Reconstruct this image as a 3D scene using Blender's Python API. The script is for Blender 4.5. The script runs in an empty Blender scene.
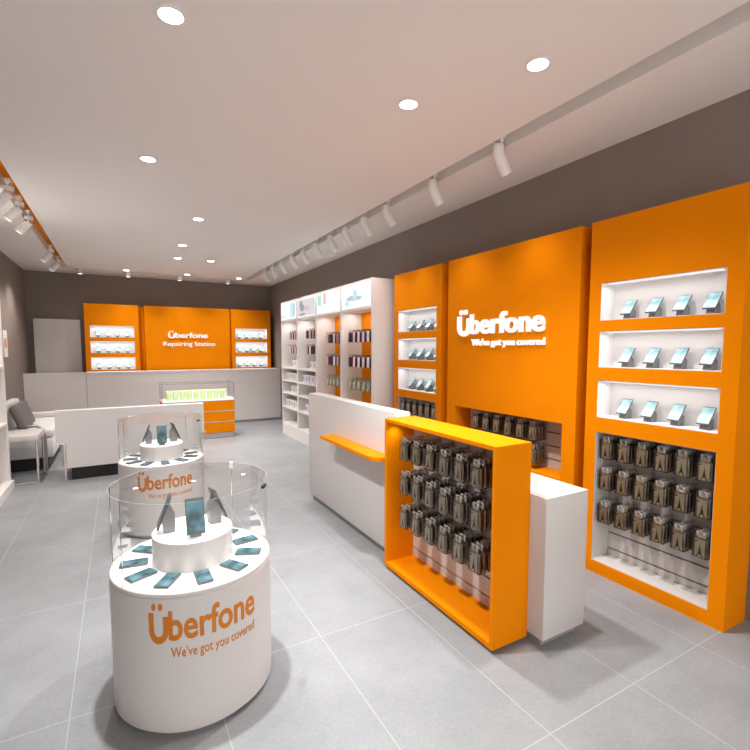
import bpy, bmesh, math, random
from mathutils import Vector, Matrix
random.seed(7)
PI = math.pi
SC = bpy.context.scene
COL = SC.collection
ORD = ['first', 'second', 'third', 'fourth', 'fifth', 'sixth', 'seventh', 'eighth', 'ninth', 'tenth', 'eleventh', 'twelfth']

# ------------------------------------------------------------------ materials
def new_mat(name):
    m = bpy.data.materials.new(name); m.use_nodes = True
    nt = m.node_tree
    return m, nt, nt.nodes.get('Principled BSDF')

def pmat(name, col, rough=0.5, metal=0.0, noise=0.0, nscale=8.0, spec=0.5, emit=None, estr=0.0):
    m, nt, b = new_mat(name)
    b.inputs['Base Color'].default_value = (*col, 1)
    b.inputs['Roughness'].default_value = rough
    b.inputs['Metallic'].default_value = metal
    b.inputs['Specular IOR Level'].default_value = spec
    if emit:
        b.inputs['Emission Color'].default_value = (*emit, 1)
        b.inputs['Emission Strength'].default_value = estr
    if noise > 0:
        tc = nt.nodes.new('ShaderNodeTexCoord'); n = nt.nodes.new('ShaderNodeTexNoise')
        n.inputs['Scale'].default_value = nscale; n.inputs['Detail'].default_value = 6
        r = nt.nodes.new('ShaderNodeValToRGB')
        r.color_ramp.elements[0].position = 0.3; r.color_ramp.elements[1].position = 0.7
        r.color_ramp.elements[0].color = (*[c * (1 - noise) for c in col], 1)
        r.color_ramp.elements[1].color = (*[min(1, c * (1 + noise)) for c in col], 1)
        nt.links.new(tc.outputs['Object'], n.inputs['Vector'])
        nt.links.new(n.outputs['Fac'], r.inputs['Fac'])
        nt.links.new(r.outputs['Color'], b.inputs['Base Color'])
    return m

def emat(name, col, s):
    m, nt, b = new_mat(name)
    nt.nodes.remove(b)
    e = nt.nodes.new('ShaderNodeEmission')
    e.inputs['Color'].default_value = (*col, 1); e.inputs['Strength'].default_value = s
    nt.links.new(e.outputs[0], nt.nodes['Material Output'].inputs['Surface'])
    return m

def clear_mat(name, tint, ior, gl_rough=0.02, gain=1.0):
    m, nt, b = new_mat(name); nt.nodes.remove(b)
    t = nt.nodes.new('ShaderNodeBsdfTransparent'); t.inputs['Color'].default_value = (*tint, 1)
    g = nt.nodes.new('ShaderNodeBsdfGlossy'); g.inputs['Roughness'].default_value = gl_rough
    f = nt.nodes.new('ShaderNodeFresnel'); f.inputs['IOR'].default_value = ior
    mul = nt.nodes.new('ShaderNodeMath'); mul.operation = 'MULTIPLY'; mul.inputs[1].default_value = gain; mul.use_clamp = True
    mx = nt.nodes.new('ShaderNodeMixShader')
    nt.links.new(f.outputs[0], mul.inputs[0]); nt.links.new(mul.outputs[0], mx.inputs['Fac'])
    nt.links.new(t.outputs[0], mx.inputs[1]); nt.links.new(g.outputs[0], mx.inputs[2])
    nt.links.new(mx.outputs[0], nt.nodes['Material Output'].inputs['Surface'])
    return m

def floor_mat():
    m, nt, b = new_mat('grey_floor_tile')
    tc = nt.nodes.new('ShaderNodeTexCoord'); sp = nt.nodes.new('ShaderNodeSeparateXYZ')
    nt.links.new(tc.outputs['Object'], sp.inputs[0])
    def joint(sock, off, size, w):
        a = nt.nodes.new('ShaderNodeMath'); a.operation = 'SUBTRACT'; a.inputs[1].default_value = off
        nt.links.new(sock, a.inputs[0])
        p = nt.nodes.new('ShaderNodeMath'); p.operation = 'PINGPONG'; p.inputs[1].default_value = size / 2
        nt.links.new(a.outputs[0], p.inputs[0])
        l = nt.nodes.new('ShaderNodeMath'); l.operation = 'LESS_THAN'; l.inputs[1].default_value = w
        nt.links.new(p.outputs[0], l.inputs[0]); return l.outputs[0]
    jx = joint(sp.outputs['X'], -0.245, 0.585, 0.0022); jy = joint(sp.outputs['Y'], 3.335, 1.07, 0.0022)
    mx = nt.nodes.new('ShaderNodeMath'); mx.operation = 'MAXIMUM'
    nt.links.new(jx, mx.inputs[0]); nt.links.new(jy, mx.inputs[1])
    n1 = nt.nodes.new('ShaderNodeTexNoise'); n1.inputs['Scale'].default_value = 1.6; n1.inputs['Detail'].default_value = 8; n1.inputs['Roughness'].default_value = 0.65
    n2 = nt.nodes.new('ShaderNodeTexNoise'); n2.inputs['Scale'].default_value = 60; n2.inputs['Detail'].default_value = 4
    nt.links.new(tc.outputs['Object'], n1.inputs['Vector']); nt.links.new(tc.outputs['Object'], n2.inputs['Vector'])
    add = nt.nodes.new('ShaderNodeMath'); add.operation = 'ADD'
    sc2 = nt.nodes.new('ShaderNodeMath'); sc2.operation = 'MULTIPLY'; sc2.inputs[1].default_value = 0.45
    nt.links.new(n2.outputs['Fac'], sc2.inputs[0]); nt.links.new(n1.outputs['Fac'], add.inputs[0]); nt.links.new(sc2.outputs[0], add.inputs[1])
    r = nt.nodes.new('ShaderNodeValToRGB')
    r.color_ramp.elements[0].position = 0.45; r.color_ramp.elements[1].position = 1.0
    r.color_ramp.elements[0].color = (*FLOOR_A, 1); r.color_ramp.elements[1].color = (*FLOOR_B, 1)
    nt.links.new(add.outputs[0], r.inputs['Fac'])
    mc = nt.nodes.new('ShaderNodeMix'); mc.data_type = 'RGBA'
    nt.links.new(mx.outputs[0], mc.inputs['Factor']); nt.links.new(r.outputs['Color'], mc.inputs['A'])
    mc.inputs['B'].default_value = (0.40, 0.41, 0.42, 1)
    nt.links.new(mc.outputs['Result'], b.inputs['Base Color'])
    b.inputs['Roughness'].default_value = 0.42
    b.inputs['Specular IOR Level'].default_value = 0.35
    return m

def screen_mat(name, ca, cb, em):
    m, nt, b = new_mat(name)
    tc = nt.nodes.new('ShaderNodeTexCoord'); n = nt.nodes.new('ShaderNodeTexNoise')
    n.inputs['Scale'].default_value = 14; n.inputs['Detail'].default_value = 3
    nt.links.new(tc.outputs['Object'], n.inputs['Vector'])
    r = nt.nodes.new('ShaderNodeValToRGB')
    r.color_ramp.elements[0].position = 0.35; r.color_ramp.elements[0].color = (*ca, 1)
    r.color_ramp.elements[1].position = 0.68; r.color_ramp.elements[1].color = (*cb, 1)
    nt.links.new(n.outputs['Fac'], r.inputs['Fac'])
    nt.links.new(r.outputs['Color'], b.inputs['Base Color']); nt.links.new(r.outputs['Color'], b.inputs['Emission Color'])
    b.inputs['Emission Strength'].default_value = em
    b.inputs['Roughness'].default_value = 0.25
    return m

FLOOR_A = (0.215, 0.222, 0.232); FLOOR_B = (0.325, 0.333, 0.345)
SCREEN_E = 0.06
M = {}
M['white'] = pmat('white_laminate', (0.63, 0.59, 0.575), 0.38)
M['shelf'] = pmat('white_shelving', (0.80, 0.765, 0.745), 0.45)
M['liner'] = pmat('niche_white', (0.84, 0.82, 0.82), 0.5)
M['backing'] = pmat('beige_backing', (0.60, 0.47, 0.405), 0.6)
M['orange'] = pmat('orange_lacquer', (0.82, 0.235, 0.0005), 0.5, noise=0.03, nscale=2.0, spec=0.05)
M['wall'] = pmat('taupe_wall_paint', (0.235, 0.192, 0.168), 0.85, noise=0.04, nscale=1.5)
M['ceil'] = pmat('warm_white_ceiling_paint', (0.80, 0.765, 0.735), 0.9)
M['floor'] = floor_mat()
M['door'] = pmat('pale_grey_door', (0.70, 0.67, 0.655), 0.5)
M['lowwall'] = pmat('pale_greige_laminate', (0.74, 0.70, 0.69), 0.45)
M['slat'] = pmat('white_slat_board', (0.60, 0.56, 0.54), 0.55)
M['groove'] = pmat('dark_slat_groove', (0.22, 0.19, 0.17), 0.6)
M['toe'] = pmat('grey_toe_kick', (0.33, 0.32, 0.315), 0.5)
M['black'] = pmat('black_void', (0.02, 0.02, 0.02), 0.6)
M['chrome'] = pmat('polished_chrome', (0.78, 0.76, 0.75), 0.16, 1.0)
M['steel'] = pmat('brushed_steel', (0.40, 0.385, 0.375), 0.38, 0.8)
M['fixture'] = pmat('white_lamp_housing', (0.80, 0.76, 0.73), 0.4)
M['lens'] = emat('lamp_lens', (1.0, 0.96, 0.9), 9.0)
M['tracklens'] = emat('track_lamp_lens', (1.0, 0.95, 0.88), 1.4)
M['sign'] = emat('lit_white_lettering', (1.0, 0.98, 0.95), 0.62)
M['led'] = emat('white_led_diffuser', (1.0, 0.98, 0.97), 0.6)
M['lightbox'] = emat('lit_white_panel', (0.93, 0.96, 1.0), 0.66)
M['printorange'] = pmat('orange_vinyl', (0.58, 0.175, 0.004), 0.45)
M['screen'] = screen_mat('phone_screen_cyan', (.22, .42, .48), (.58, .82, .85), .08)
M['screendark'] = screen_mat('phone_screen_teal', (.022, .055, .07), (.10, .235, .28), .03)
M['phone'] = pmat('dark_phone_body', (0.10, 0.11, 0.12), 0.3, 0.3)
M['stand'] = pmat('grey_stand', (0.22, 0.215, 0.21), 0.4)
M['glass'] = clear_mat('clear_glass', (0.98, 0.985, 0.983), 1.25, 0.01, 0.26)
M['lid'] = clear_mat('thin_glass_lid', (0.995, 0.995, 0.995), 1.3, 0.01, 0.16)
M['glassedge'] = pmat('glass_edge', (0.40, 0.44, 0.44), 0.1)
M['blister'] = clear_mat('clear_blister_plastic', (0.97, 0.965, 0.96), 1.45, 0.16, 1.1)
M['hook'] = pmat('steel_hook', (0.55, 0.53, 0.51), 0.3, 1.0)
M['tab'] = pmat('frosted_tab', (0.37, 0.335, 0.30), 0.2, noise=0.7, nscale=110)
M['card'] = pmat('cream_card', (0.98, 0.86, 0.63), 0.6, noise=0.12, nscale=25)
M['tower'] = pmat('brown_print', (0.14, 0.078, 0.036), 0.6)
M['product'] = pmat('dark_brown_case', (0.25, 0.185, 0.13), 0.3, noise=0.55, nscale=45)
M['pinkcase'] = pmat('pink_case', (0.90, 0.62, 0.70), 0.4)
M['palecase'] = pmat('pale_lilac_case', (0.90, 0.84, 0.90), 0.4)
M['redcase'] = pmat('rose_case', (0.80, 0.42, 0.42), 0.4)
M['darkcase'] = pmat('dark_case', (0.06, 0.03, 0.05), 0.4)
M['greypack'] = pmat('olive_grey_pack', (0.30, 0.28, 0.20), 0.4)
M['cream'] = pmat('cream_earphones', (0.85, 0.83, 0.66), 0.5)
M['box'] = pmat('white_carton', (0.78, 0.76, 0.75), 0.55)
M['boxgrey'] = pmat('grey_print', (0.45, 0.43, 0.42), 0.6)
M['boxpurple'] = pmat('violet_print', (0.42, 0.32, 0.58), 0.6)
M['boxpink'] = pmat('pink_print', (0.62, 0.30, 0.36), 0.6)
M['green'] = pmat('lime_carton', (0.60, 0.80, 0.34), 0.5)
M['greylea'] = pmat('grey_upholstery', (0.15, 0.135, 0.13), 0.7, noise=0.06, nscale=10)
M['whitelea'] = pmat('white_upholstery', (0.74, 0.715, 0.70), 0.5)
M['picblue'] = emat('backlit_pale_blue', (0.72, 0.9, 0.97), 0.55)
M['picteal'] = emat('backlit_grey_teal', (0.55, 0.74, 0.78), 0.55)
M['picgrey'] = emat('backlit_grey', (0.42, 0.41, 0.45), 0.55)
M['picrose'] = emat('backlit_rose', (0.82, 0.62, 0.64), 0.55)
M['picgreen'] = emat('backlit_mint', (0.6, 0.9, 0.7), 0.55)
M['picred'] = emat('backlit_salmon', (0.97, 0.62, 0.58), 0.55)
M['picpink'] = emat('backlit_blush', (0.96, 0.90, 0.90), 0.475)

# ------------------------------------------------------------------ mesh helpers
def box(bm, x0, x1, y0, y1, z0, z1, mi=0):
    v = [bm.verts.new((x, y, z)) for x in (x0, x1) for y in (y0, y1) for z in (z0, z1)]
    for q in ((0, 1, 3, 2), (4, 6, 7, 5), (0, 4, 5, 1), (2, 3, 7, 6), (0, 2, 6, 4), (1, 5, 7, 3)):
        f = bm.faces.new([v[i] for i in q]); f.material_index = mi
    return v

def rbox(bm, x0, x1, y0, y1, z0, z1, r=0.01, seg=2):
    t = bmesh.new(); box(t, x0, x1, y0, y1, z0, z1)
    bmesh.ops.bevel(t, geom=t.edges[:], offset=r, segments=seg, profile=0.5, affect='EDGES')
    me = bpy.data.meshes.new('t'); t.to_mesh(me); t.free(); bm.from_mesh(me); bpy.data.meshes.remove(me)

def tube(bm, pts, r, n=10, cap=True):
    pts = [Vector(p) for p in pts]; rings = []
    for i, p in enumerate(pts):
        d = (pts[min(i + 1, len(pts) - 1)] - pts[max(i - 1, 0)]).normalized()
        a = Vector((0, 0, 1)) if abs(d.z) < 0.9 else Vector((1, 0, 0))
        u = d.cross(a).normalized(); w = d.cross(u).normalized()
        rings.append([bm.verts.new(p + (u * math.cos(2 * PI * k / n) + w * math.sin(2 * PI * k / n)) * r) for k in range(n)])
    for a, b in zip(rings, rings[1:]):
        for k in range(n):
            f = bm.faces.new((a[k], a[(k + 1) % n], b[(k + 1) % n], b[k])); f.smooth = True
    if cap:
        bm.faces.new(rings[0][::-1]); bm.faces.new(rings[-1])

def lathe(bm, prof, n=48, close=True, smooth=True):
    rings = []
    for r, z in prof:
        rings.append([bm.verts.new((r * math.cos(2 * PI * k / n), r * math.sin(2 * PI * k / n), z)) for k in range(n)])
    for a, b in zip(rings, rings[1:]):
        for k in range(n):
            f = bm.faces.new((a[k], a[(k + 1) % n], b[(k + 1) % n], b[k])); f.smooth = smooth
    if close:
        bm.faces.new(rings[0][::-1]); bm.faces.new(rings[-1])

def prism(bm, poly, h0, h1, mi=0, axis='y'):
    """polygon in (x, z), extruded along y from h0 to h1"""
    a = [bm.verts.new((x, h0, z)) for x, z in poly]; b = [bm.verts.new((x, h1, z)) for x, z in poly]
    n = len(poly)
    f = bm.faces.new(a); f.material_index = mi
    f = bm.faces.new(b[::-1]); f.material_index = mi
    for i in range(n):
        f = bm.faces.new((a[i], b[i], b[(i + 1) % n], a[(i + 1) % n])); f.material_index = mi

def obj(name, bm, mat, parent=None, loc=None, sharp=True):
    bmesh.ops.recalc_face_normals(bm, faces=bm.faces[:])
    me = bpy.data.meshes.new(name); bm.to_mesh(me); bm.free()
    for m in (mat if isinstance(mat, (list, tuple)) else [mat]):
        me.materials.append(m)
    if sharp:
        try: me.set_sharp_from_angle(angle=math.radians(40))
        except Exception: pass
    o = bpy.data.objects.new(name, me); COL.objects.link(o)
    if parent: o.parent = parent
    if loc: o.location = loc
    return o

def bx(name, dims, mat, parent=None, r=0):
    bm = bmesh.new()
    if r: rbox(bm, *dims, r)
    else: box(bm, *dims)
    return obj(name, bm, mat, parent)

def tag(o, label, cat, group=None):
    o['label'] = label; o['category'] = cat
    if group: o['group'] = group
    return o

def thing(name, label, cat, loc=(0, 0, 0), rotz=0.0, group=None):
    o = bpy.data.objects.new(name, None); COL.objects.link(o)
    o.empty_display_size = 0.1
    o.location = loc; o.rotation_euler = (0, 0, rotz)
    return tag(o, label, cat, group)

def struct(name, bm, mat, parent=None):
    o = obj(name, bm, mat, parent); o['kind'] = 'structure'; return o

KIDS = {}
def kids(o):
    if o.name not in KIDS: KIDS[o.name] = [c for c in o.children]
    return KIDS[o.name]

def dup(root, loc, rotz, label, group=None, cat=None):
    r = root.copy(); COL.objects.link(r); r.location = loc; r.rotation_euler = (0, 0, rotz)
    r['label'] = label
    if group: r['group'] = group
    if cat: r['category'] = cat
    for ch in kids(root):
        c = ch.copy(); COL.objects.link(c); c.parent = r
        for g in kids(ch):
            d = g.copy(); COL.objects.link(d); d.parent = c
    return r

class Maker:
    """first use returns the prototype itself, later uses copy it"""
    def __init__(self, fn): self.fn, self.p = fn, None
    def __call__(self, loc, rotz, label, group=None, cat=None):
        if self.p is None:
            self.p = self.fn()
            o = self.p; o.location = loc; o.rotation_euler = (0, 0, rotz); o['label'] = label
            if group: o['group'] = group
            if cat: o['category'] = cat
            return o
        return dup(self.p, loc, rotz, label, group, cat)

def W(root_loc, rotz, p):
    c, s = math.cos(rotz), math.sin(rotz)
    return (root_loc[0] + c * p[0] - s * p[1], root_loc[1] + s * p[0] + c * p[1], root_loc[2] + p[2])

# ------------------------------------------------------------------ lettering
def text_mesh(body, bold=0.0, ext=0.0, res=4):
    cu = bpy.data.curves.new('lettering', 'FONT')
    cu.body = body; cu.size = 1.0; cu.extrude = ext; cu.offset = bold; cu.resolution_u = res
    o = bpy.data.objects.new('lettering_source', cu); COL.objects.link(o)
    bpy.context.view_layer.update()
    dg = bpy.context.evaluated_depsgraph_get()
    me = bpy.data.meshes.new_from_object(o.evaluated_get(dg))
    bpy.data.objects.remove(o); bpy.data.curves.remove(cu)
    return me

def logo_bm(bold=0.03, ext=0.5):
    """the word: a big smiling U with two dots, then berfone; in the xy plane, height about 1"""
    bm = bmesh.new()
    me = text_mesh('berfone', bold, ext); bm.from_mesh(me); bpy.data.meshes.remove(me)
    xs = [v.co.x for v in bm.verts]; x0, x1 = min(xs), max(xs)
    ys = [v.co.y for v in bm.verts]; H = max(ys)
    for v in bm.verts: v.co.x -= x0
    # U stroke
    t = 0.15 + bold; w = 0.66; ro = w / 2; ri = ro - t; cx = -0.60 + ro - 0.06; cy = ro - 0.10
    outer = [(cx - ro, H * 0.92), ]
    poly = []
    n = 16
    for i in range(n + 1):
        a = PI + PI * i / n; poly.append((cx + ro * math.cos(a), cy + ro * math.sin(a)))
    inner = []
    for i in range(n + 1):
        a = 2 * PI - PI * i / n; inner.append((cx + ri * math.cos(a), cy + ri * math.sin(a)))
    full = [(cx - ro, H * 0.93)] + poly + [(cx + ro, H * 0.80), (cx + ri, H * 0.80)] + inner + [(cx - ri, H * 0.93)]
    # build as strip of quads (outer with inner reversed)
    O = [(cx - ro, H * 0.93)] + poly + [(cx + ro, H * 0.80)]
    I = [(cx - ri, H * 0.93)] + inner[::-1] + [(cx + ri, H * 0.80)]
    for z0, z1 in ((-ext, ext),):
        vo = [[bm.verts.new((x, y, z)) for x, y in O] for z in (z0, z1)]
        vi = [[bm.verts.new((x, y, z)) for x, y in I] for z in (z0, z1)]
        m = len(O)
        for i in range(m - 1):
            bm.faces.new((vo[1][i], vo[1][i + 1], vi[1][i + 1], vi[1][i]))
            bm.faces.new((vo[0][i], vi[0][i], vi[0][i + 1], vo[0][i + 1]))
            bm.faces.new((vo[0][i], vo[0][i + 1], vo[1][i + 1], vo[1][i]))
            bm.faces.new((vi[0][i], vi[1][i], vi[1][i + 1], vi[0][i + 1]))
        for i in (0, m - 1):
            bm.faces.new((vo[0][i], vo[1][i], vi[1][i], vi[0][i]))
    rd = 0.085 + bold * 0.3; rdx = rd * .8
    for dx in (-0.15, 0.08):
        a = [bm.verts.new((cx + dx + rdx * math.cos(2 * PI * k / 14), H * 1.13 + rd * math.sin(2 * PI * k / 14), -ext)) for k in range(14)]
        b = [bm.verts.new((v.co.x, v.co.y, ext)) for v in a]
        bm.faces.new(a[::-1]); bm.faces.new(b)
        for k in range(14): bm.faces.new((a[k], a[(k + 1) % 14], b[(k + 1) % 14], b[k]))
    return bm, H

def fit_flat(bm, x0, x1, zb, zt, y0, y1, top=None):
    """scale an xy-plane word to x0..x1 and baseline zb .. letter height zt, standing in the xz plane facing -y"""
    xs = [v.co.x for v in bm.verts]; ys = [v.co.y for v in bm.verts]; zs = [v.co.z for v in bm.verts]
    H = top if top else max(ys)
    for v in bm.verts:
        x = x0 + (v.co.x - min(xs)) / (max(xs) - min(xs)) * (x1 - x0)
        z = zb + v.co.y / H * (zt - zb)
        y = y1 + (v.co.z - min(zs)) / (max(zs) - min(zs)) * (y0 - y1)
        v.co = (x, y, z)

def word_bm(body, bold, ext=0.5):
    bm = bmesh.new(); me = text_mesh(body, bold, ext); bm.from_mesh(me); bpy.data.meshes.remove(me)
    return bm

# ------------------------------------------------------------------ the shell
XL, XR, YB, YF, ZC = -1.48, 3.18, 10.75, -1.6, 3.07
def sbox(name, *d, mat): 
    bm = bmesh.new(); box(bm, *d); return struct(name, bm, mat)
sbox('floor', XL - .1, XR + .1, YF, YB + .1, -0.1, 0.0, mat=M['floor'])
sbox('wall_left', XL - .1, XL, YF, YB + .1, 0, ZC + .2, mat=M['wall'])
sbox('wall_right', XR, XR + .1, YF, YB + .1, 0, ZC + .2, mat=M['wall'])
sbox('wall_back', XL, XR, YB, YB + .1, 0, ZC + .2, mat=M['wall'])
SX0, SX1, RX0, RX1, SY0, SY1 = -0.87, -0.745, 2.39, 2.52, 10.0, 10.12
bm = bmesh.new()
box(bm, SX1, RX0, YF, SY0, ZC, ZC + .12)
box(bm, XL, SX0, YF, YB, ZC, ZC + .12)
box(bm, RX1, XR, YF, YB, ZC, ZC + .12)
box(bm, SX0, RX1, SY1, YB, ZC, ZC + .12)
box(bm, RX0 - .001, RX1 + .001, YF, SY1, ZC + .12, ZC + .16)
box(bm, SX1, RX0 - .001, SY0, SY1, ZC + .12, ZC + .16)
struct('ceiling', bm, M['ceil'])
bm = bmesh.new(); box(bm, SX0 - .002, SX1, YF, SY1, ZC + .12, ZC + .15)
struct('trim_1', bm, M['orange'])
# unseen shopfront behind the camera, added to admit fill light: glazed opening with frame
bm = bmesh.new()
for x0, x1, z0, z1 in ((XL, XL + .08, 0, ZC), (XR - .08, XR, 0, ZC), (XL, XR, ZC - .12, ZC + .12), (XL, XR, 0, .06), (0.82, 0.90, 0, ZC)):
    box(bm, x0, x1, YF - .04, YF + .02, z0, z1)
wf = struct('window_1', bm, M['fixture'])
bm = bmesh.new(); box(bm, XL + .08, XR - .08, YF - .012, YF - .004, .06, ZC - .12)
struct('glass_pane', bm, M['glass'], wf)
# door behind the low partition
bm = bmesh.new(); box(bm, -1.37, -0.63, 10.66, 10.749, 0, 2.17)
dr = struct('door_1', bm, M['door'])
bm = bmesh.new(); tube(bm, [(-0.70, 10.66, 1.0), (-0.70, 10.61, 1.0), (-0.80, 10.61, 1.0)], 0.01)
struct('door_handle', bm, M['chrome'], dr)
# back skirting
sbox('baseboard_left', XL, XL + .012, 6.6, YB, 0, .07, mat=M['toe'])

# ------------------------------------------------------------------ orange panels with niches
def carcass(W_, H, D, holes, mat, parent, t=0.03):
    """front board with openings + sides, top; local x across, y into the wall"""
    bm = bmesh.new()
    xs = sorted({0, W_} | {h[0] for h in holes} | {h[1] for h in holes})
    zs = sorted({0, H} | {h[2] for h in holes} | {h[3] for h in holes})
    for a, b in zip(xs, xs[1:]):
        run = None
        for c, d in zip(zs, zs[1:]):
            mx_, mz = (a + b) / 2, (c + d) / 2
            solid = not any(h[0] < mx_ < h[1] and h[2] < mz < h[3] for h in holes)
            if solid:
                if run is None: run = [c, d]
                else: run[1] = d
            else:
                if run: box(bm, a, b, 0, t, *run); run = None
        if run: box(bm, a, b, 0, t, *run)
    box(bm, 0, .025, t, D, 0, H); box(bm, W_ - .025, W_, t, D, 0, H)
    box(bm, .025, W_ - .025, t, D, H - .025, H); box(bm, .025, W_ - .025, D - .015, D, 0, H - .025)
    return obj('carcass', bm, mat, parent)

def niche(x0, x1, z0, z1, y1, parent, name='niche', mat=None, y0=0.004):
    t = 0.004
    bm = bmesh.new()
    e = 0.0008
    box(bm, x0 + e, x0 + t, y0, y1, z0 + e, z1 - e); box(bm, x1 - t, x1 - e, y0, y1, z0 + e, z1 - e)
    box(bm, x0 + t, x1 - t, y0, y1, z0 + e, z0 + t); box(bm, x0 + t, x1 - t, y0, y1, z1 - t, z1 - e)
    box(bm, x0 + t, x1 - t, y1 - .012, y1, z0 + t, z1 - t)
    return obj(name, bm, mat or M['liner'], parent)

def slatwall(x0, x1, z0, z1, y, parent, phase=0.0, pitch=0.118):
    bm = bmesh.new()
    box(bm, x0, x1, y + .012, y + .018, z0, z1, 1)
    z = z0 - phase
    while z < z1:
        a, b = max(z, z0), min(z + pitch - .012, z1)
        if b - a > .004: box(bm, x0, x1, y, y + .012, a, b, 0)
        z += pitch
    return obj('slatwall', bm, [M['slat'], M['groove']], parent)

def hook(parent, x, z, yb, yf, mat='hook'):
    bm = bmesh.new()
    tube(bm, [(x, yb, z), (x, yf + .01, z), (x, yf, z + .004), (x, yf - .004, z + .014)], 0.0028, 6)
    box(bm, x - .012, x + .012, yb - .004, yb, z - .012, z + .012)
    return obj('hook', bm, M[mat], parent)

def led_bar(parent, x0, x1, y, z):
    return bx('led_bar', (x0, x1, y - .008, y + .008, z - .008, z), M['led'], parent)

LIGHTS = []
def area(loc, sx, sy, power, col=(1, .97, .94), rot=(0, 0, 0)):
    l = bpy.data.lights.new('niche_light', 'AREA'); l.shape = 'RECTANGLE'; l.size = sx; l.size_y = sy
    l.energy = power; l.color = col
    o = bpy.data.objects.new('niche_light', l); COL.objects.link(o); o.location = loc; o.rotation_euler = rot
    return o

def spot(loc, target, power, angle=90, blend=0.8, col=(1, .95, .89), rad=0.05, name='lamp_beam'):
    l = bpy.data.lights.new(name, 'SPOT'); l.energy = power; l.spot_size = math.radians(angle)
    l.spot_blend = blend; l.color = col; l.shadow_soft_size = rad
    o = bpy.data.objects.new(name, l); COL.objects.link(o); o.location = loc
    d = Vector(target) - Vector(loc); o.rotation_euler = d.to_track_quat('-Z', 'Y').to_euler()
    return o

# phone on a stand: faces local -y
def make_phone_display():
    t = thing('phone_display', '', 'phone')
    bm = bmesh.new()
    prism_pts = [(0.012, 0.0), (0.085, 0.0), (0.085, 0.055), (0.055, 0.075), (0.022, 0.035)]
    # wedge profile in (y, z), extruded in x
    a = [bm.verts.new((-.022, y, z)) for y, z in prism_pts]; b = [bm.verts.new((.022, y, z)) for y, z in prism_pts]
    bm.faces.new(a); bm.faces.new(b[::-1])
    for i in range(5): bm.faces.new((a[i], b[i], b[(i + 1) % 5], a[(i + 1) % 5]))
    obj('stand', bm, M['stand'], t)
    ang = math.radians(50)
    rot = Matrix.Rotation(ang, 4, 'X') @ Matrix.Identity(4)
    bm = bmesh.new(); rbox(bm, -.036, .036, 0, .128, 0, .009, .004, 2)
    for v in bm.verts:
        y, z = v.co.y, v.co.z
        v.co.y = y * math.cos(ang) - z * math.sin(ang); v.co.z = y * math.sin(ang) + z * math.cos(ang) + .028
    p = obj('handset', bm, M['phone'], t)
    bm = bmesh.new(); box(bm, -.0325, .0325, .007, .121, .0085, .0098)
    for v in bm.verts:
        y, z = v.co.y, v.co.z
        v.co.y = y * math.cos(ang) - z * math.sin(ang); v.co.z = y * math.sin(ang) + z * math.cos(ang) + .028
    obj('screen', bm, M['screen'], p)
    return t
phone_display = Maker(make_phone_display)

# hanging clear pack with a tower printed card: hole at the origin, faces -y
TOWER = [(-.019, -.098), (-.0125, -.098), (-.008, -.087), (.008, -.087), (.0125, -.098), (.019, -.098), (.010, -.076), (.0055, -.062), (.0028, -.045), (.0012, -.030), (-.0012, -.030), (-.0028, -.045), (-.0055, -.062), (-.010, -.076)]
def make_pack():
    t = thing('hanging_pack', '', 'phone case pack')
    bm = bmesh.new()
    rbox(bm, -.044, .044, -.012, .012, -.148, -.012, .005, 1)
    ring = [(-.02, -.012), (.02, -.012), (.02, .012), (-.02, .012)]
    obj('blister', bm, M['blister'], t)
    bm = bmesh.new()
    box(bm, -.026, -.008, -.001, .001, -.030, .012); box(bm, .008, .026, -.001, .001, -.030, .012); box(bm, -.008, .008, -.001, .001, .006, .012); box(bm, -.008, .008, -.001, .001, -.030, -.010)
    obj('hang_tab', bm, M['tab'], t)
    bm = bmesh.new(); box(bm, -.0265, .0265, -.0098, -.008, -.142, -.036)
    c = obj('card', bm, M['card'], t)
    bm = bmesh.new()
    # tower print, split into convex bands
    sc = 1.0; zo = -.042
    def q(pts): 
        vs = [bm.verts.new((x * sc, y_, z * sc + zo)) for (x, z) in pts for y_ in (-.0102,)]
        bm.faces.new(vs)
    q([(-.019, -.098), (-.0125, -.098), (-.0045, -.076), (-.010, -.076)]); q([(.0125, -.098), (.019, -.098), (.010, -.076), (.0045, -.076)])
    q([(-.0115, -.082), (.0115, -.082), (.010, -.076), (-.010, -.076)])
    q([(-.010, -.076), (.010, -.076), (.0055, -.058), (-.0055, -.058)])
    q([(-.0065, -.060), (.0065, -.060), (.0055, -.056), (-.0055, -.056)])
    q([(-.0048, -.056), (.0048, -.056), (.0018, -.030), (-.0018, -.030)]); q([(-.0012, -.030), (.0012, -.030), (.0006, -.014), (-.0006, -.014)])
    q([(-.027, -.010), (-.014, -.010), (-.014, -.003), (-.027, -.003)])
    obj('print', bm, M['tower'], c)
    bm = bmesh.new(); rbox(bm, -.037, .037, -.0065, .0095, -.144, -.034, .003, 1)
    box(bm, -.026, .026, -.004, .006, -.033, -.020)
    obj('case', bm, M['product'], t)
    return t
pack = Maker(make_pack)
DEPTH = ['front', 'second-from-front', 'third-from-front', 'fourth-from-front', 'fifth-from-front']
ROWS = ['top', 'middle', 'bottom']

def hang_packs(root_loc, rz, parent, xs, z, yb, yf, n, pitch, row, where, group, maker=None, desc='tower-print pack'):
    for i, x in enumerate(xs):
        hook(parent, x, z, yb, yf)
        for k in range(n):
            y = yf + .018 + k * pitch
            jit = random.uniform(-.05, .05)
            (maker or pack)(W(root_loc, rz, (x, y, z - .004)), rz + jit,
                 f'{DEPTH[k]} {desc} on {ORD[i]} hook from left, {row} row of {where}', group)

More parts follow.
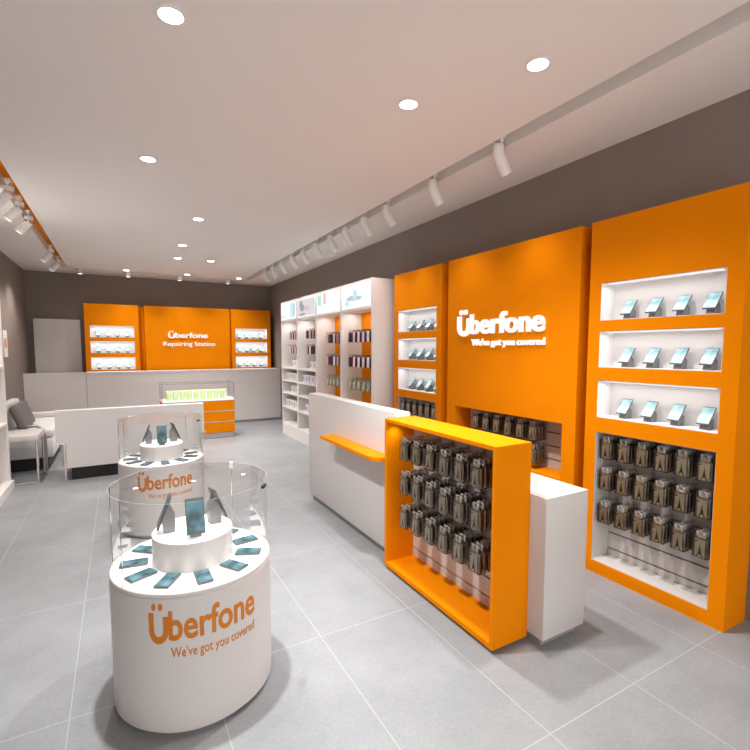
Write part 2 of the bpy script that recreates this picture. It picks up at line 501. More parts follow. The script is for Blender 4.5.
# ---- right, tall side panels
def phone_panel(name, label, loc, rz, W_, niches, rack, D, nrow, phone_xs, where, group, nd=0.17, npow=0.36):
    t = thing(name, label, 'display panel', loc, rz, 'orange display panels with lit niches')
    holes = [(.085, W_ - .085, a, b) for a, b in niches] + ([(.085, W_ - .085, *rack)] if rack else [])
    carcass(W_, 2.475, D, holes, M['orange'], t)
    for r, (a, b) in enumerate(niches):
        niche(.085, W_ - .085, a, b, nd, t)
        led_bar(t, .12, W_ - .12, .035, b - .0045)
        area(W(loc, rz, (W_ / 2, .05, b - .025)), W_ - .22, .03, npow, rot=(0, 0, rz))
        for i, x in enumerate(phone_xs):
            phone_display(W(loc, rz, (x - .012, .055, a + .0045)), rz, f'{ORD[i]} phone from left, {ROWS[r]} niche of {where}', group)
    return t

RZ = -PI / 2
L1 = (2.92, 2.10, 0)
right_n = [(1.795, 2.05), (1.472, 1.722), (1.122, 1.384)]
pr = phone_panel('display_panel', 'orange wall panel nearest the camera with three lit niches above a pack rack', L1, RZ, .92, right_n, (.088, 1.02), .255, 4,
                 [.243, .411, .578, .742], 'the nearest orange wall panel', 'phones in the nearest panel niches')
niche(.085, .835, .088, 1.02, .215, pr, 'recess_liner', M['slat'])
slatwall(.090, .830, .093, 1.015, .185, pr, phase=0.066)
for r, z in enumerate((.982, .762, .522)):
    hang_packs(L1, RZ, pr, [.152 + .1235 * i for i in range(6)], z, .185, .012, 4, .036, ROWS[r], 'nearest wall panel rack', 'packs in the nearest panel rack')

L2 = (2.92, 3.69, 0)
pm = thing('display_panel', 'wide orange wall panel with glowing white sign letters above a pack rack', 'display panel', L2, RZ)
carcass(1.51, 2.475, .255, [(.122, 1.395, .60, 1.036)], M['orange'], pm)
niche(.122, 1.395, .60, 1.036, .235, pm, 'recess_liner', M['orange'])
slatwall(.127, 1.390, .606, 1.030, .205, pm, phase=0.03, pitch=.112)
bm, H = logo_bm(.024); fit_flat(bm, .172, 1.217, 1.746, 1.926, -.026, -.002, H); obj('logo_lettering', bm, M['sign'], pm)
bm = word_bm("We've got you covered", .018); fit_flat(bm, .374, 1.221, 1.634, 1.694, -.02, -.002); obj('slogan_lettering', bm, M['sign'], pm)
for r, z in enumerate((.995, .80)):
    hang_packs(L2, RZ, pm, [.371 + .139 * i for i in range(6)], z, .205, .035, 4, .038, ('upper', 'lower')[r], 'wide sign panel rack', 'packs in the sign panel rack')

L3 = (2.92, 4.72, 0)
pl = phone_panel('display_panel', 'orange wall panel beside the white shelving with three lit niches', L3, RZ, .92, right_n, (.60, 1.037), .255, 4,
                 [.252, .424, .597, .760], 'the panel beside the white shelving', 'phones in the panel beside the shelving')
niche(.085, .835, .60, 1.037, .215, pl, 'recess_liner', M['slat'])
slatwall(.090, .830, .606, 1.032, .185, pl, phase=.03)
hang_packs(L3, RZ, pl, [.152 + .1235 * i for i in range(6)], 1.0, .185, .012, 3, .042, 'top', 'panel beside white shelving', 'packs in the panel beside the shelving')

# ---- back panels
back_n = [(1.825, 2.055), (1.518, 1.754), (1.195, 1.438)]
B1 = (-.545, 10.4, 0); B3 = (2.20, 10.4, 0)
phone_panel('display_panel', 'left orange panel on the back wall with three lit phone niches', B1, 0, .93, back_n, None, .349, 4,
            [.225, .395, .56, .73], 'the left back wall panel', 'phones in the left back panel', npow=0.65)
phone_panel('display_panel', 'right orange panel on the back wall with three lit phone niches', B3, 0, .88, back_n, None, .349, 4,
            [.205, .365, .525, .685], 'the right back wall panel', 'phones in the right back panel', npow=0.65)
B2 = (.49, 10.4, 0)
pb = thing('sign_panel', 'plain orange panel on the back wall reading Repairing Station in white', 'sign panel', B2, 0)
carcass(1.66, 2.475, .349, [], M['orange'], pb)
bx('side_filler', (-.104, -.001, .16, .20, 0, 2.46), M['orange'], pb); bx('side_filler', (1.661, 1.709, .10, .14, 0, 2.46), M['orange'], pb)
bm, H = logo_bm(.022); fit_flat(bm, .427, 1.205, 1.836, 1.945, -.024, -.001, H); obj('logo_lettering', bm, M['sign'], pb)
bm = word_bm('Repairing Station', .008); fit_flat(bm, .333, 1.356, 1.664, 1.752, -.012, -.001); obj('slogan_lettering', bm, M['sign'], pb)

# ------------------------------------------------------------------ low partition in front of the back wall
t = thing('repair_counter', 'long pale grey service counter front below the orange back wall panels', 'counter', (0, 10.03, 0))
bx('front_panel', (-.532, 3.175, 0, .04, .055, 1.135), M['lowwall'], t); bx('countertop', (-.532, 3.175, -.004, .30, 1.135, 1.165), M['lowwall'], t)
bx('toe_kick', (-.532, 3.175, .02, .05, 0, .055), M['toe'], t)
t = thing('low_partition', 'short pale grey partition left of the service counter in front of the door', 'partition', (0, 10.03, 0))
bx('front_panel', (-1.476, -.538, 0, .04, .055, 1.135), M['lowwall'], t); bx('top_rail', (-1.476, -.538, -.004, .06, 1.135, 1.165), M['lowwall'], t)
bx('toe_kick', (-1.476, -.538, .02, .05, 0, .055), M['toe'], t)

# ------------------------------------------------------------------ orange drawer showcase with lime boxes
SCX = (.615, 8.45, 0)
t = thing('showcase_cabinet', 'orange drawer cabinet with glass top case of lime boxes before grey counter', 'cabinet', SCX)
bm = bmesh.new(); rbox(bm, .03, 1.17, .03, .47, 0, .105, .01); obj('plinth', bm, M['white'], t)
bx('body', (0, 1.2, .012, .5, .105, .685), M['orange'], t)
for j in range(2):
    for k in range(3):
        z0 = .112 + k * .193
        d = bx('drawer', (.006 + j * .6, .594 + j * .6, -.006, .012, z0, z0 + .178), M['orange'], t)
        bx('pull_rail', (.006 + j * .6, .594 + j * .6, -.009, .010, z0 + .179, z0 + .190), M['white'], d)
bx('display_deck', (.0, 1.2, 0, .5, .685, .70), M['liner'], t)
bm = bmesh.new()
for x0, x1, y0, y1, z0, z1 in ((.004, 1.196, .004, .010, .70, .995), (.004, .010, .01, .49, .70, .995), (1.19, 1.196, .01, .49, .70, .995), (.004, 1.196, .004, .496, .995, 1.001)):
    box(bm, x0, x1, y0, y1, z0, z1)
obj('glass_case', bm, M['glass'], t)
bm = bmesh.new()
for x, y in ((.006, .006), (1.194, .006), (.006, .494), (1.194, .494)): box(bm, x - .006, x + .006, y - .006, y + .006, .70, 1.0)
for y in (.006, .494): box(bm, 0, 1.2, y - .006, y + .006, .994, 1.006)
for x in (.006, 1.194): box(bm, x - .006, x + .006, 0, .5, .994, 1.006)
obj('metal_frame', bm, M['steel'], t)
area((SCX[0] + .6, SCX[1] + .12, .985), 1.1, .03, .35)
def make_green():
    t = thing('accessory_box', '', 'box')
    bx('carton', (-.036, .038, 0, .06, 0, .17), M['green'], t, .004)
    bx('white_sleeve', (.0385, .074, -.001, .061, 0, .172), M['box'], t)
    return t
gbox = Maker(make_green)
for i in range(9):
    gbox((SCX[0] + .115 + i * .113, SCX[1] + .14, .7005), 0, f'{ORD[i]} lime and white box from left in the glass top case', 'lime boxes in the glass case')

# ------------------------------------------------------------------ white shelving along the right wall
SHX, SHD = 2.68, .497
edges = [8.36, 7.50, 6.632, 5.727, 4.838]
UN = ['farthest', 'second farthest', 'third farthest', 'nearest']
def make_case(front, side):
    def f():
        t = thing('phone_case', '', 'phone case')
        bm = bmesh.new(); rbox(bm, -.027, .030, -.011, -.002, -.150, -.020, .004, 1); obj('front_cover', bm, M[front], t)
        bm = bmesh.new(); rbox(bm, -.035, .035, -.0015, .010, -.152, -.018, .003, 1)
        box(bm, -.018, -.007, 0, .0015, -.019, .010); box(bm, .007, .018, 0, .0015, -.019, .010); box(bm, -.007, .007, 0, .0015, .005, .010)
        obj('backing_shell', bm, M[side], t)
        return t
    return Maker(f)
CASES = [make_case('pinkcase', 'darkcase'), make_case('palecase', 'darkcase'), make_case('redcase', 'darkcase'), make_case('darkcase', 'darkcase')]
CN = ['pink', 'pale lilac', 'rose', 'black']
def make_ear():
    t = thing('earphone_pack', '', 'earphone pack')
    bm = bmesh.new(); rbox(bm, -.038, .038, -.004, .010, -.150, -.02, .004, 1)
    box(bm, -.018, -.007, 0, .0015, -.021, .010); box(bm, .007, .018, 0, .0015, -.021, .010); box(bm, -.007, .007, 0, .0015, .005, .010)
    obj('pouch', bm, M['greypack'], t)
    bm = bmesh.new()
    tube(bm, [(.0, -.009, -.135), (-.016, -.009, -.12), (-.018, -.009, -.08), (0, -.009, -.05), (.016, -.009, -.07), (.016, -.009, -.11), (.004, -.009, -.125)], .006, 6)
    obj('earphones', bm, M['cream'], t)
    return t
earp = Maker(make_ear)
def make_carton(pr):
    def f():
        t = thing('carton', '', 'box')
        bx('carton_body', (-.058, .058, -.05, .05, 0, .125), M['box'], t, .003)
        bm = bmesh.new()
        a = [bm.verts.new(p) for p in ((-.03, -.0508, .03), (.035, -.0508, .03), (.02, -.0508, .10), (-.045, -.0508, .10))]
        bm.faces.new(a); obj('front_print', bm, M[pr], t)
        return t
    return Maker(f)
CART = {'grey': make_carton('boxgrey'), 'violet': make_carton('boxpurple'), 'pink': make_carton('boxpink')}

def picture(parent, kind, W_):
    """soft backlit print on the lightbox face (local x .03..W-.03, z 2.13..2.42)"""
    def patch(x0, x1, z0, z1, m, n=20, sq=False):
        bm = bmesh.new()
        if sq: pts = [(x0, z0), (x1, z0), (x1, z1), (x0, z1)]
        else: pts = [((x0 + x1) / 2 + (x1 - x0) / 2 * math.cos(2 * PI * k / n) * (1 + .12 * math.sin(3 * k)), (z0 + z1) / 2 + (z1 - z0) / 2 * math.sin(2 * PI * k / n) * (1 + .15 * math.cos(2 * k))) for k in range(n)]
        bm.faces.new([bm.verts.new((x, -.0015 - .0002 * len(parent.children), z)) for x, z in pts])
        obj('backlit_print', bm, M[m], parent)
    w = W_
    if kind == 0: patch(.62 * w, .84 * w, 2.16, 2.40, 'picblue', sq=True); patch(.80 * w, .90 * w, 2.17, 2.39, 'picteal', sq=True); patch(.1 * w, .3 * w, 2.17, 2.20, 'picblue')
    if kind == 1: patch(.05 * w, .95 * w, 2.145, 2.405, 'picpink', sq=True); patch(.18 * w, .34 * w, 2.26, 2.40, 'picgrey'); patch(.2 * w, .44 * w, 2.22, 2.33, 'picgrey'); patch(.4 * w, .7 * w, 2.22, 2.30, 'picrose'); patch(.15 * w, .5 * w, 2.15, 2.19, 'picgrey')
    if kind == 2: patch(.09 * w, .24 * w, 2.25, 2.40, 'picgreen', sq=True); patch(.34 * w, .44 * w, 2.26, 2.41, 'picred', sq=True)
    if kind == 3: patch(.2 * w, .62 * w, 2.22, 2.29, 'picteal'); patch(.42 * w, .56 * w, 2.22, 2.36, 'picblue'); patch(.15 * w, .3 * w, 2.16, 2.23, 'picblue'); patch(.5 * w, .7 * w, 2.22, 2.27, 'picteal')

for u in range(4):
    y0 = edges[u]; Wd = edges[u] - edges[u + 1] - .002; loc = (SHX, y0, 0)
    t = thing('shelving_unit', ['white shelving bay farthest back with cartons on its lower shelves and pale blue lightbox', 'white shelving bay with violet cartons, second from the back wall',
              'white shelving bay with green and red lightbox picture and orange backing', 'white shelving bay nearest the orange panels, with pale teal lightbox picture'][u], 'shelving', loc, RZ, 'white shelving bays along the right wall')
    th = .026
    bx('side_panel', (0, th, 0, SHD, 0, 2.455), M['shelf'], t)
    bx('side_panel', (Wd - th, Wd, 0, SHD, 0, 2.455), M['shelf'], t)
    bx('top_panel', (th, Wd - th, 0, SHD, 2.425, 2.455), M['shelf'], t)
    bx('plinth', (th, Wd - th, .0, SHD, 0, .205), M['shelf'], t)
    bkm = M['backing'] if u < 2 else M['orange']
    bx('back_panel', (th, Wd - th, .31, .33, .205, 2.095), bkm, t)
    lb = bx('lightbox', (th, Wd - th, .0, .30, 2.125, 2.425), M['lightbox'], t)
    bx('lightbox_base', (th, Wd - th, 0, .33, 2.095, 2.125), M['shelf'], t)
    picture(lb, u, Wd)
    area(W(loc, RZ, (Wd / 2, .14, 2.09)), Wd - .2, .1, 1.3, rot=(0, 0, RZ))
    if u < 2:
        for z in (1.27, 1.04, .81, .54):
            bx('shelf', (th, Wd - th, .004, .31, z - .03, z), M['shelf'], t)
        rows = (1.93, 1.67)
        bx('shelf', (th, Wd - th, .004, .31, .206, .224), M['shelf'], t)
    else:
        rows = (1.845, 1.515)
        bx('shelf', (th, Wd - th, .004, .31, .206, .224), M['shelf'], t)
    nh = (5, 5, 6, 6)[u]; hx = (.25, .25, .22, .16)[u]; hy = (.09, .09, .10, .06)[u]
    for r, z in enumerate(rows):
        for i in range(nh):
            x = hx + (Wd - hx - .075) / (nh - 1) * i
            hook(t, x, z, .31, hy - .02)
            seq = [[1, 0, 0, 1, 3, 0], [3, 1, 2, 1, 3, 2], [0, 3, 1, 2, 0, 1], [3, 0, 1, 0, 1, 1]][u]
            ci = seq[(i + r * (2 if u == 1 else 0)) % 6]
            for k in range(3):
                cj = ci if k == 0 else 3
                CASES[cj](W(loc, RZ, (x, hy + k * .042, z - .004)), RZ + random.uniform(-.06, .06),
                          f'{DEPTH[k]} {CN[cj]} case on {ORD[i]} hook from left, {("upper", "lower")[r]} row, {UN[u]} shelving bay', 'phone cases in the white shelving')
    if u >= 2:
        for i in range(nh):
            x = hx + (Wd - hx - .075) / (nh - 1) * i; z = 1.205
            hook(t, x, z, .31, hy - .02)
            for k in range(3):
                earp(W(loc, RZ, (x, hy + k * .045, z - .004)), RZ + random.uniform(-.06, .06),
                     f'{DEPTH[k]} olive earphone pack on {ORD[i]} hook from left in {UN[u]} shelving bay', 'earphone packs in the white shelving')
    else:
        plan = [[(1.27, 'grey', [.36, .5, .64]), (1.04, 'grey', [.16, .30, .44, .58, .72]), (.81, 'grey', [.42, .56, .70]), (.54, 'grey', [.14, .28, .42, .56, .70])],
                [(1.27, 'grey', [.40, .55, .70]), (1.04, 'violet', [.18, .32, .46, .60, .745]), (.54, 'violet', [.30, .45, .60])]][u]
        nm = {1.27: 'highest shelf', 1.04: 'second shelf down', .81: 'third shelf down', .54: 'lowest shelf'}
        for z, c, xs in plan:
            for i, x in enumerate(xs):
                cc = 'pink' if (u == 1 and z == 1.04 and i == 4) else c
                CART[cc](W(loc, RZ, (x, .10 if z < 1.2 else .15, z + .0005)), RZ, f'white {cc}-print carton, {ORD[i]} from left on {nm[z]} of {UN[u]} shelving bay', 'cartons in the white shelving')

# ------------------------------------------------------------------ service counter with orange accessory rack
t = thing('service_counter', 'white sales counter with a tall front and low desk, right of the glass cases', 'counter', (0, 0, 0))
bx('front_panel', (1.742, 1.87, 2.795, 4.54, .06, 1.135), M['white'], t, .003)
bx('desk', (1.905, 2.24, 1.575, 4.50, .05, .825), M['white'], t, .003)
bm = bmesh.new(); box(bm, 1.775, 1.87, 2.80, 4.51, 0, .06); box(bm, 1.93, 2.215, 1.61, 4.47, 0, .05); box(bm, 1.8705, 1.9045, 2.80, 4.49, .05, .8)
obj('toe_kick', bm, M['toe'], t)
# shelf ledge with rounded near corner
bm = bmesh.new()
pts = [(1.7415, 3.89), (1.60, 3.89), (1.60, 2.94)] + [(1.60 + .09 - .09 * math.cos(a), 2.94 - .09 * math.sin(a)) for a in [PI / 2 * k / 6 for k in range(1, 7)]] + [(1.7415, 2.85)]
for z in (.775, .802): bm.faces.new([bm.verts.new((x, y, z)) for x, y in pts])
fs = bm.faces[:]; v0 = fs[0].verts[:]; v1 = fs[1].verts[:]
for i in range(len(pts)): bm.faces.new((v0[i], v0[(i + 1) % len(pts)], v1[(i + 1) % len(pts)], v1[i]))
obj('bag_ledge', bm, M['orange'], t)['label'] = 'orange ledge'

CL = (1.648, 2.79, 0); CW, CH = 1.108, 1.105
t = thing('accessory_rack', 'orange box frame rack of tower-print packs standing against the sales counter', 'rack', CL, RZ)
bm = bmesh.new()
b_ = .022
rx = .2555
box(bm, 0, b_, 0, rx, .02, CH); box(bm, CW - b_, CW, 0, rx, .02, CH); box(bm, b_, CW - b_, 0, rx, CH - b_, CH); box(bm, b_, CW - b_, 0, rx, .02, .02 + b_ + .008)
obj('frame', bm, M['orange'], t)
bx('plinth', (.03, CW - .03, .03, .24, 0, .02), M['black'], t)
bm = bmesh.new(); lathe(bm, [(.022, -.006), (.022, 0)], 20); obj('puck_light', bm, M['led'], t, (.075, .06, CH - b_ - .0005))
spot(W(CL, RZ, (.075, .06, CH - b_ - .012)), W(CL, RZ, (.03, .07, .5)), 1.1, 130, 1.0, rad=.02)
slatwall(b_, CW - b_, .05, CH - b_, .237, t, phase=.05, pitch=.118)
for r, z in enumerate((.985, .745, .505)):
    hang_packs(CL, RZ, t, [.185 + .146 * i for i in range(6)], z, .237, .028, 5, .036, ROWS[r], 'orange counter rack', 'packs in the orange counter rack')

# ------------------------------------------------------------------ round glass showcases
def bend(bm, a0, a1, zb, zt, r, H):
    xs = [v.co.x for v in bm.verts]; zs = [v.co.z for v in bm.verts]
    x0, x1 = min(xs), max(xs)
    for v in bm.verts:
        a = math.radians(a0 + (v.co.x - x0) / (x1 - x0) * (a1 - a0))
        rr = r + (v.co.z - min(zs)) / (max(zs) - min(zs)) * .002 - .0005
        v.co = (rr * math.cos(a), rr * math.sin(a), zb + v.co.y / H * (zt - zb))

def round_case(loc, label, which):
    R = .352
    t = thing('round_showcase', label, 'display case', loc, 0, 'round glass display cases')
    bm = bmesh.new(); lathe(bm, [(R - .03, 0), (R - .03, .03), (R, .03), (R, .598), (R - .004, .602), (R - .02, .602)], 96); obj('base', bm, M['white'], t)
    bm = bmesh.new(); lathe(bm, [(R - .001, .6025), (R - .001, .616), (R - .005, .620), (R - .016, .620), (R - .018, .616), (R - .018, .6025)], 96, close=False); obj('deck_rim', bm, M['white'], t)
    bm = bmesh.new(); lathe(bm, [(R - .019, .6025), (R - .019, .619), (.05, .619), (.05, .6025)], 96); obj('lit_deck', bm, M['deck'], t)
    bm = bmesh.new(); lathe(bm, [(.178, .619), (.178, .748), (.172, .750)], 64); obj('riser', bm, M['white'], t)
    bm = bmesh.new(); lathe(bm, [(.172, .750), (.172, .755)], 64); obj('riser_top', bm, M['deck'], t)
    bm = bmesh.new()
    g0 = R - .008
    lathe(bm, [(g0, .6205), (g0, .985)], 96, close=False)
    obj('glass_cylinder', bm, M['glass'], t)
    bm = bmesh.new(); lathe(bm, [(g0 - .0015, .9848), (g0 + .0003, .9848), (g0 + .0003, .9858), (g0 - .0015, .9858), (g0 - .0015, .9848)], 96, close=False); obj('glass_rim', bm, M['glassedge'], t)
    bm = bmesh.new(); bm.faces.new([bm.verts.new(((g0 - .004) * math.cos(2 * PI * k / 64), (g0 - .004) * math.sin(2 * PI * k / 64), .9855)) for k in range(64)]); obj('glass_lid', bm, M['lid'], t)
    for ang in (47, -150, 168):
        a = math.radians(ang); bm = bmesh.new()
        tube(bm, [(g0 * math.cos(a), g0 * math.sin(a), .62), (g0 * math.cos(a), g0 * math.sin(a), .985)], .0022, 6); obj('glass_seam', bm, M['chrome'], t)
    a = math.radians(47); bm = bmesh.new()
    box(bm, -.009, .009, -.006, .006, .955, .988)
    for v in bm.verts: v.co.x += g0 * math.cos(a); v.co.y += g0 * math.sin(a)
    obj('hinge_clip', bm, M['fixture'], t)
    bm = bmesh.new(); box(bm, -.006, .006, -.022, .022, .955, .967)
    bmesh.ops.rotate(bm, verts=bm.verts[:], cent=(0, 0, 0), matrix=Matrix.Rotation(math.radians(-32), 3, 'Z'))
    for v in bm.verts: v.co.x += g0 * math.cos(math.radians(-32)); v.co.y += g0 * math.sin(math.radians(-32))
    obj('lock', bm, M['black'], t)
    bm, H = logo_bm(.022, .5); bend(bm, -127, -53.3, .428, .550, R, H); obj('logo_lettering', bm, M['printorange'], t)
    bm = word_bm("We've got you covered", .008, .5); bend(bm, -113, -54, .352, .395, R, max(v.co.y for v in bm.verts)); obj('slogan_lettering', bm, M['printorange'], t)
    for k in range(11):
        a = math.radians(-89 - k * 360 / 11)
        flat_phone((loc[0] + .254 * math.cos(a), loc[1] + .254 * math.sin(a), .6195), a + PI / 2, f'{ORD[k]} flat phone clockwise from the logo side of the {which} glass case', 'phones lying around the glass cases')
    for a_, n in ((-92, 'centre front'), (176, 'left'), (12, 'right')):
        a = math.radians(a_)
        stand_phone((loc[0] + .092 * math.cos(a), loc[1] + .092 * math.sin(a), .7555), a + PI / 2, f'{n} upright phone on the riser of the {which} glass case', 'upright phones in the glass cases')
    return t
M['deck'] = emat('lit_acrylic', (1.0, .99, .99), DECK_E) if 'DECK_E' in globals() else pmat('lit_acrylic', (.88, .87, .87), .4, emit=(1, .99, .99), estr=.30)
def make_flat():
    t = thing('phone', '', 'phone')
    bm = bmesh.new(); rbox(bm, -.033, .033, -.059, .059, 0.002, .012, .004, 2); obj('handset', bm, M['phone'], t)
    bm = bmesh.new(); box(bm, -.029, .029, -.050, .052, .0118, .0126); obj('screen', bm, M['screendark'], t)
    bm = bmesh.new(); box(bm, -.02, .02, -.04, .04, 0, .002); obj('foot', bm, M['stand'], t)
    return t
flat_phone = Maker(make_flat)
def make_stand_phone():
    t = thing('upright_phone', '', 'phone')
    ang = math.radians(68)
    def tilt(bm):
        for v in bm.verts:
            y, z = v.co.y, v.co.z
            v.co.y = -.055 + y * math.cos(ang) - z * math.sin(ang); v.co.z = y * math.sin(ang) + z * math.cos(ang) + .02
    bm = bmesh.new(); rbox(bm, -.04, .04, 0, .16, 0, .010, .004, 2); tilt(bm); h = obj('handset', bm, M['phone'], t)
    bm = bmesh.new(); box(bm, -.036, .036, .012, .148, .0098, .0108); tilt(bm); obj('screen', bm, M['screendark'], h)
    bm = bmesh.new()
    pr_ = [(-.035, 0), (.014, 0), (.016, .05), (.014, .09), (-.008, .135), (-.041, .054)]
    a = [bm.verts.new((-.024, y, z)) for y, z in pr_]; b = [bm.verts.new((.024, y, z)) for y, z in pr_]
    bm.faces.new(a); bm.faces.new(b[::-1])
    for i in range(6): bm.faces.new((a[i], b[i], b[(i + 1) % 6], a[(i + 1) % 6]))
    obj('stand', bm, M['stand'], t)
    return t
stand_phone = Maker(make_stand_phone)
round_case((.278, 2.26, 0), 'round white showcase with glass cylinder of phones, nearest the camera', 'nearer')
round_case((.312, 4.50, 0), 'round white showcase with glass cylinder of phones, standing before the sofa', 'farther')

# ------------------------------------------------------------------ left foreground shelving (only its far end is in frame)
LZ = PI / 2
LL = (-1.13, 4.55, 0)
t = thing('shelving_unit', 'white wall shelving at the left edge of the shop, in front of the side table', 'shelving', LL, LZ)
bx('side_panel', (0, .04, 0, .31, .09, 2.56), M['shelf'], t); bx('side_panel', (1.96, 2.0, 0, .31, .09, 2.56), M['shelf'], t)
bx('back_panel', (.04, 1.96, .295, .31, .09, 2.56), M['shelf'], t); bx('top_panel', (.04, 1.96, 0, .295, 2.53, 2.56), M['shelf'], t)
bx('plinth', (-.0, 2.02, -.022, .31, 0, .09), M['shelf'], t)
for z in (.74, 1.38, 1.98): bx('shelf', (.04, 1.96, .002, .295, z, z + .025), M['shelf'], t)
bx('lightbox', (.04, 1.96, .02, .29, 2.12, 2.53), M['lightbox'], t)
area(W(LL, LZ, (1.0, .14, 2.04)), 1.6, .1, 6.0, rot=(0, 0, LZ))

# wall poster
t = tag(bx('wall_poster', (XL + .001, XL + .012, 8.58, 8.84, 1.48, 1.88), M['box']), 'small white and orange poster on the grey left wall', 'poster')
bx('poster_print', (XL + .0115, XL + .013, 8.64, 8.78, 1.62, 1.76), M['printorange'], t)

# ------------------------------------------------------------------ seating corner
t = thing('sofa', 'white sofa with chrome legs seen from behind, beside the farther round showcase', 'sofa', (0, 6.55, 0))
bm = bmesh.new(); prism(bm, [(-.69, .475), (-.61, .475), (-.61, .16), (.97, .16), (.97, .475), (.99, .475), (.99, .86), (-.69, .86)], 0, .13); obj('backrest', bm, M['whitelea'], t)
bm = bmesh.new(); rbox(bm, -.66, .96, .131, .70, .16, .475, .015); obj('seat_base', bm, M['whitelea'], t)
bm = bmesh.new(); rbox(bm, -.56, .90, .13, .72, .476, .55, .025, 3); obj('seat_cushion', bm, M['whitelea'], t)
for x in (-.605, .945):
    bm = bmesh.new(); tube(bm, [(x - (.06 if x < 0 else -.06), -.012, .468), (x - (.015 if x < 0 else -.015), -.012, .468), (x, -.012, .455), (x, -.012, 0)], .015, 10); obj('leg', bm, M['chrome'], t)
    bm = bmesh.new(); tube(bm, [(x, .70, .30), (x, .70, 0)], .012, 10); obj('leg', bm, M['chrome'], t)
bx('underside_shade', (-.55, .90, .06, .66, 0, .16), M['black'], t)  # black block put in for the deep shadow under the sofa

t = thing('sofa', 'white armchair sofa with curved chrome arm against the left wall', 'sofa', (0, 0, 0))
bm = bmesh.new(); rbox(bm, -1.36, -.80, 7.30, 8.72, .17, .42, .02); obj('seat_base', bm, M['whitelea'], t)
bm = bmesh.new(); rbox(bm, -1.285, -.79, 7.31, 8.70, .421, .55, .04, 3); obj('seat_cushion', bm, M['whitelea'], t)
bm = bmesh.new()
rbox(bm, -1.40, -1.285, 7.32, 8.35, .42, .885, .03, 3); obj('backrest', bm, M['whitelea'], t)
bx('underside_shade', (-1.35, -.86, 7.38, 8.64, .0, .17), M['black'], t)  # black block standing in for the shade beneath the seat
for y in (7.26, 8.74):
    bm = bmesh.new()
    arc = [(-1.06, y, .60), (-1.0, y, .605), (-.95, y, .60), (-.905, y, .56), (-.885, y, .50), (-.878, y, .40), (-.876, y, 0)]
    tube(bm, arc, .019, 10); obj('arm', bm, M['steel'], t)
    bm = bmesh.new(); tube(bm, [(-1.38, y, .58), (-1.38, y, 0)], .014, 10); obj('leg', bm, M['chrome'], t)
bm = bmesh.new(); rbox(bm, -1.28, -.80, 8.58, 8.72, .551, .625, .02)
obj('arm_pad', bm, M['lowwall'], t)
# loose dark cushion leaning on the backrest
bm = bmesh.new(); rbox(bm, -.05, .05, -.44, .30, 0, .335, .04, 3)
c = tag(obj('cushion', bm, M['greylea']), 'dark grey cushion leaning on the left wall sofa', 'cushion')
c.location = (-1.085, 7.62, .566); c.rotation_euler = (0, math.radians(-19), 0)

t = thing('side_table', 'white slab side table with chrome legs in front of the armchair sofa', 'side table', (0, 0, 0))
bm = bmesh.new(); rbox(bm, -1.34, -.862, 6.60, 7.16, .52, .586, .004); obj('tabletop', bm, M['white'], t)
for y in (6.63, 7.13):
    bm = bmesh.new(); tube(bm, [(-.885, y, .52), (-.885, y, .012)], .015, 10); obj('leg', bm, M['chrome'], t)
    bm = bmesh.new(); tube(bm, [(-1.31, y, .52), (-1.31, y, .012)], .015, 10); obj('leg', bm, M['chrome'], t)
    bm = bmesh.new(); tube(bm, [(-1.31, y, .012), (-.96, y, .012), (-.875, y, .012)], .011, 10); obj('floor_rail', bm, M['chrome'], t)

# ------------------------------------------------------------------ lamps
def make_down():
    t = thing('downlight', '', 'ceiling light')
    bm = bmesh.new(); lathe(bm, [(.052, .0), (.068, -.001), (.070, -.004), (.064, -.008), (.052, -.007), (.052, 0)], 32, close=False); obj('trim_ring', bm, M['fixture'], t)
    bm = bmesh.new(); lathe(bm, [(.052, -.001), (.052, -.005)], 32); obj('lens', bm, M['lens'], t)
    return t
down = Maker(make_down)
DL = [(.26, 2.3, 'added lamp above the nearer round showcase'), (1.58, 2.40, 'added lamp over the aisle before the orange counter rack'), (1.95, 1.75, 'added lamp above the near end of the sales counter'), (.26, 4.05, 'above the space between the two showcases'), (.85, 5.60, 'second nearest, above the sofa'), (.855, 7.10, 'third nearest'), (.90, 8.12, 'left of the pair before the back row'), (1.41, 8.12, 'right of the pair before the back row'),  # first three are unseen, added to brighten the near counter and floor
      (.19, 9.82, 'leftmost of the back row of three'), (1.25, 9.80, 'middle of the back row of three'), (2.25, 9.80, 'rightmost of the back row of three')]
for x, y, s in DL:
    down((x, y, ZC), 0, f'round recessed ceiling downlight, {s}', 'recessed downlights')
    spot((x, y, ZC - .02), (x, y, 0), DOWN_P if 'DOWN_P' in globals() else ({.26: 230, 1.58: 150, 1.95: 110}[x] if y < 3 else (110 if y < 9 else 48)), 110, 1.0, col=(1, .985, .97))

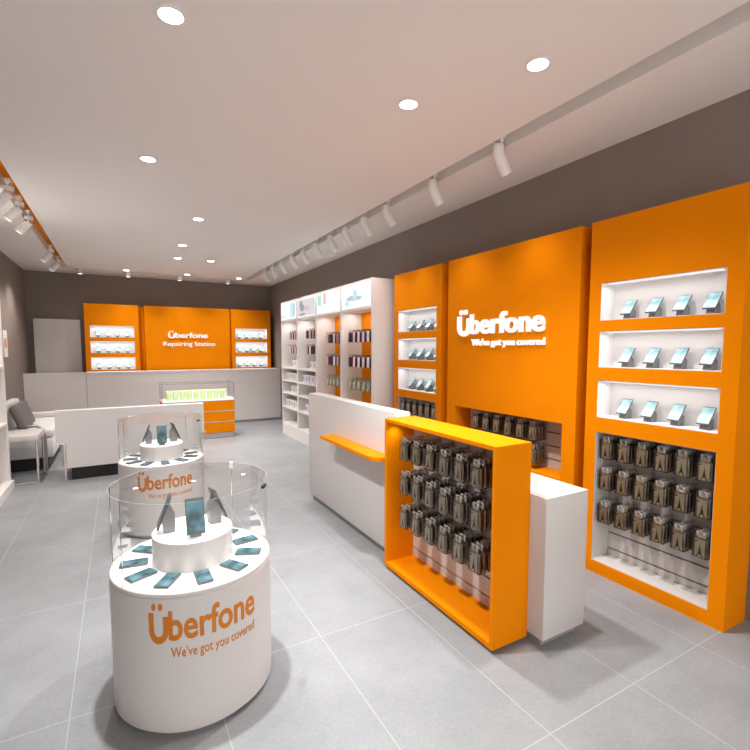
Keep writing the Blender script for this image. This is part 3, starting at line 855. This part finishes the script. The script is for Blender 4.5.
def make_track(tiltdeg, L=.118):
    def f():
        t = thing('track_spotlight', '', 'spotlight')
        bm = bmesh.new(); box(bm, -.022, .022, -.06, .06, -.012, .012); obj('adapter', bm, M['fixture'], t)
        bm = bmesh.new(); tube(bm, [(0, -.03, -.012), (0, -.034, -.06), (0, -.036, -.13)], .008, 8); tube(bm, [(0, .03, -.012), (0, .034, -.06), (0, .036, -.13)], .008, 8)
        box(bm, -.014, .014, -.038, .038, -.03, -.012); obj('yoke', bm, M['fixture'], t)
        a = math.radians(tiltdeg); sg = 1 if tiltdeg > 0 else -1
        prof = [(.026, .0), (.036, -.004), (.038, -.03)]
        bm = bmesh.new()
        # elbow housing: a short upright barrel bending into the tilted barrel
        pts = [(0, 0, -.045), (0, 0, -.085), (sg * .006, 0, -.11), (sg * .006 + math.sin(a) * .03, 0, -.11 - math.cos(a) * .03), (sg * .006 + math.sin(a) * (.03 + L), 0, -.11 - math.cos(a) * (.03 + L))]
        tube(bm, pts, .042, 20)
        h = obj('lamp_head', bm, M['fixture'], t)
        e = Vector(pts[-1]); d = Vector((math.sin(a), 0, -math.cos(a)))
        bm = bmesh.new(); tube(bm, [e, e + d * .002], .030, 20); obj('lens', bm, M['tracklens'], h)
        return t
    return Maker(f)
trR = make_track(34); trL = make_track(-38)
RT = [2.56, 3.36, 4.16, 4.655, 5.14, 5.6, 6.095, 6.6, 7.087, 7.635, 8.16, 8.64]
for i, y in enumerate(RT):
    trR((2.465, y, ZC + .05), 0, f'{ORD[i]} white track spotlight from the camera along the right ceiling slot', 'track spotlights in the right slot')
    spot((2.455 + .085, y, ZC - .20), (2.62, y, ZC - 1.4), 16, 100, 1.0, col=(1, .97, .93))
LT = [5.376, 5.885, 6.459, 8.38, 9.3]
for i, y in enumerate(LT):
    trL((-.815, y, ZC + .05), 0, f'{ORD[i]} white track spotlight from the camera along the left ceiling slot', 'track spotlights in the left slot')
    spot((-.80 - .13, y, ZC - .21), (-.80 - .6, y, ZC - 1.6), 36, 105, 1.0)
def make_back():
    t = thing('cylinder_spotlight', '', 'spotlight')
    bm = bmesh.new(); lathe(bm, [(.012, .0), (.012, -.10)], 12); obj('stem', bm, M['fixture'], t)
    bm = bmesh.new(); lathe(bm, [(.030, -.085), (.045, -.09), (.045, -.215), (.038, -.215), (.036, -.20)], 24); h = obj('lamp_head', bm, M['fixture'], t)
    bm = bmesh.new(); lathe(bm, [(.036, -.211), (.036, -.214)], 24); obj('lens', bm, M['tracklens'], h)
    return t
bk = make_back
back_spot = Maker(make_back)
for i, x in enumerate((-.553, .226, 1.135, 2.08)):
    back_spot((x, 10.06, ZC + .12), 0, f'{ORD[i]} upright white cylinder spotlight from left above the back counter', 'cylinder spotlights in the back slot')
    spot((x, 10.06, ZC - .12), (x, 10.25, 0), 5, 120, 1.0)

# ------------------------------------------------------------------ even fill added as daylight from the unseen street side
wd = bpy.data.worlds.new('street_fill_light'); SC.world = wd; wd.use_nodes = True
bg = wd.node_tree.nodes['Background']; bg.inputs['Color'].default_value = (1.0, .97, .94, 1); bg.inputs['Strength'].default_value = 1.5

# ------------------------------------------------------------------ camera
F = 456.0; CXp, CYp = 375.0, 385.0
cam = bpy.data.cameras.new('camera'); cam.sensor_width = 36; cam.lens = F / 750 * 36; cam.clip_start = .05
cam.shift_y = (CYp - 375.0) / 750.0
co = bpy.data.objects.new('camera', cam); COL.objects.link(co); co.location = (0, 0, 1.6)
pitch = math.radians(4.514); yaw = math.radians(-29.3294)
co.rotation_euler = (PI / 2 - pitch, 0, yaw)
SC.camera = co
SC.view_settings.view_transform = 'Standard'; SC.view_settings.look = 'None'
SC.view_settings.gamma = 1.0; SC.view_settings.use_curve_mapping = False
SC.view_settings.exposure = 0.76
SC.cycles.transparent_max_bounces = 32
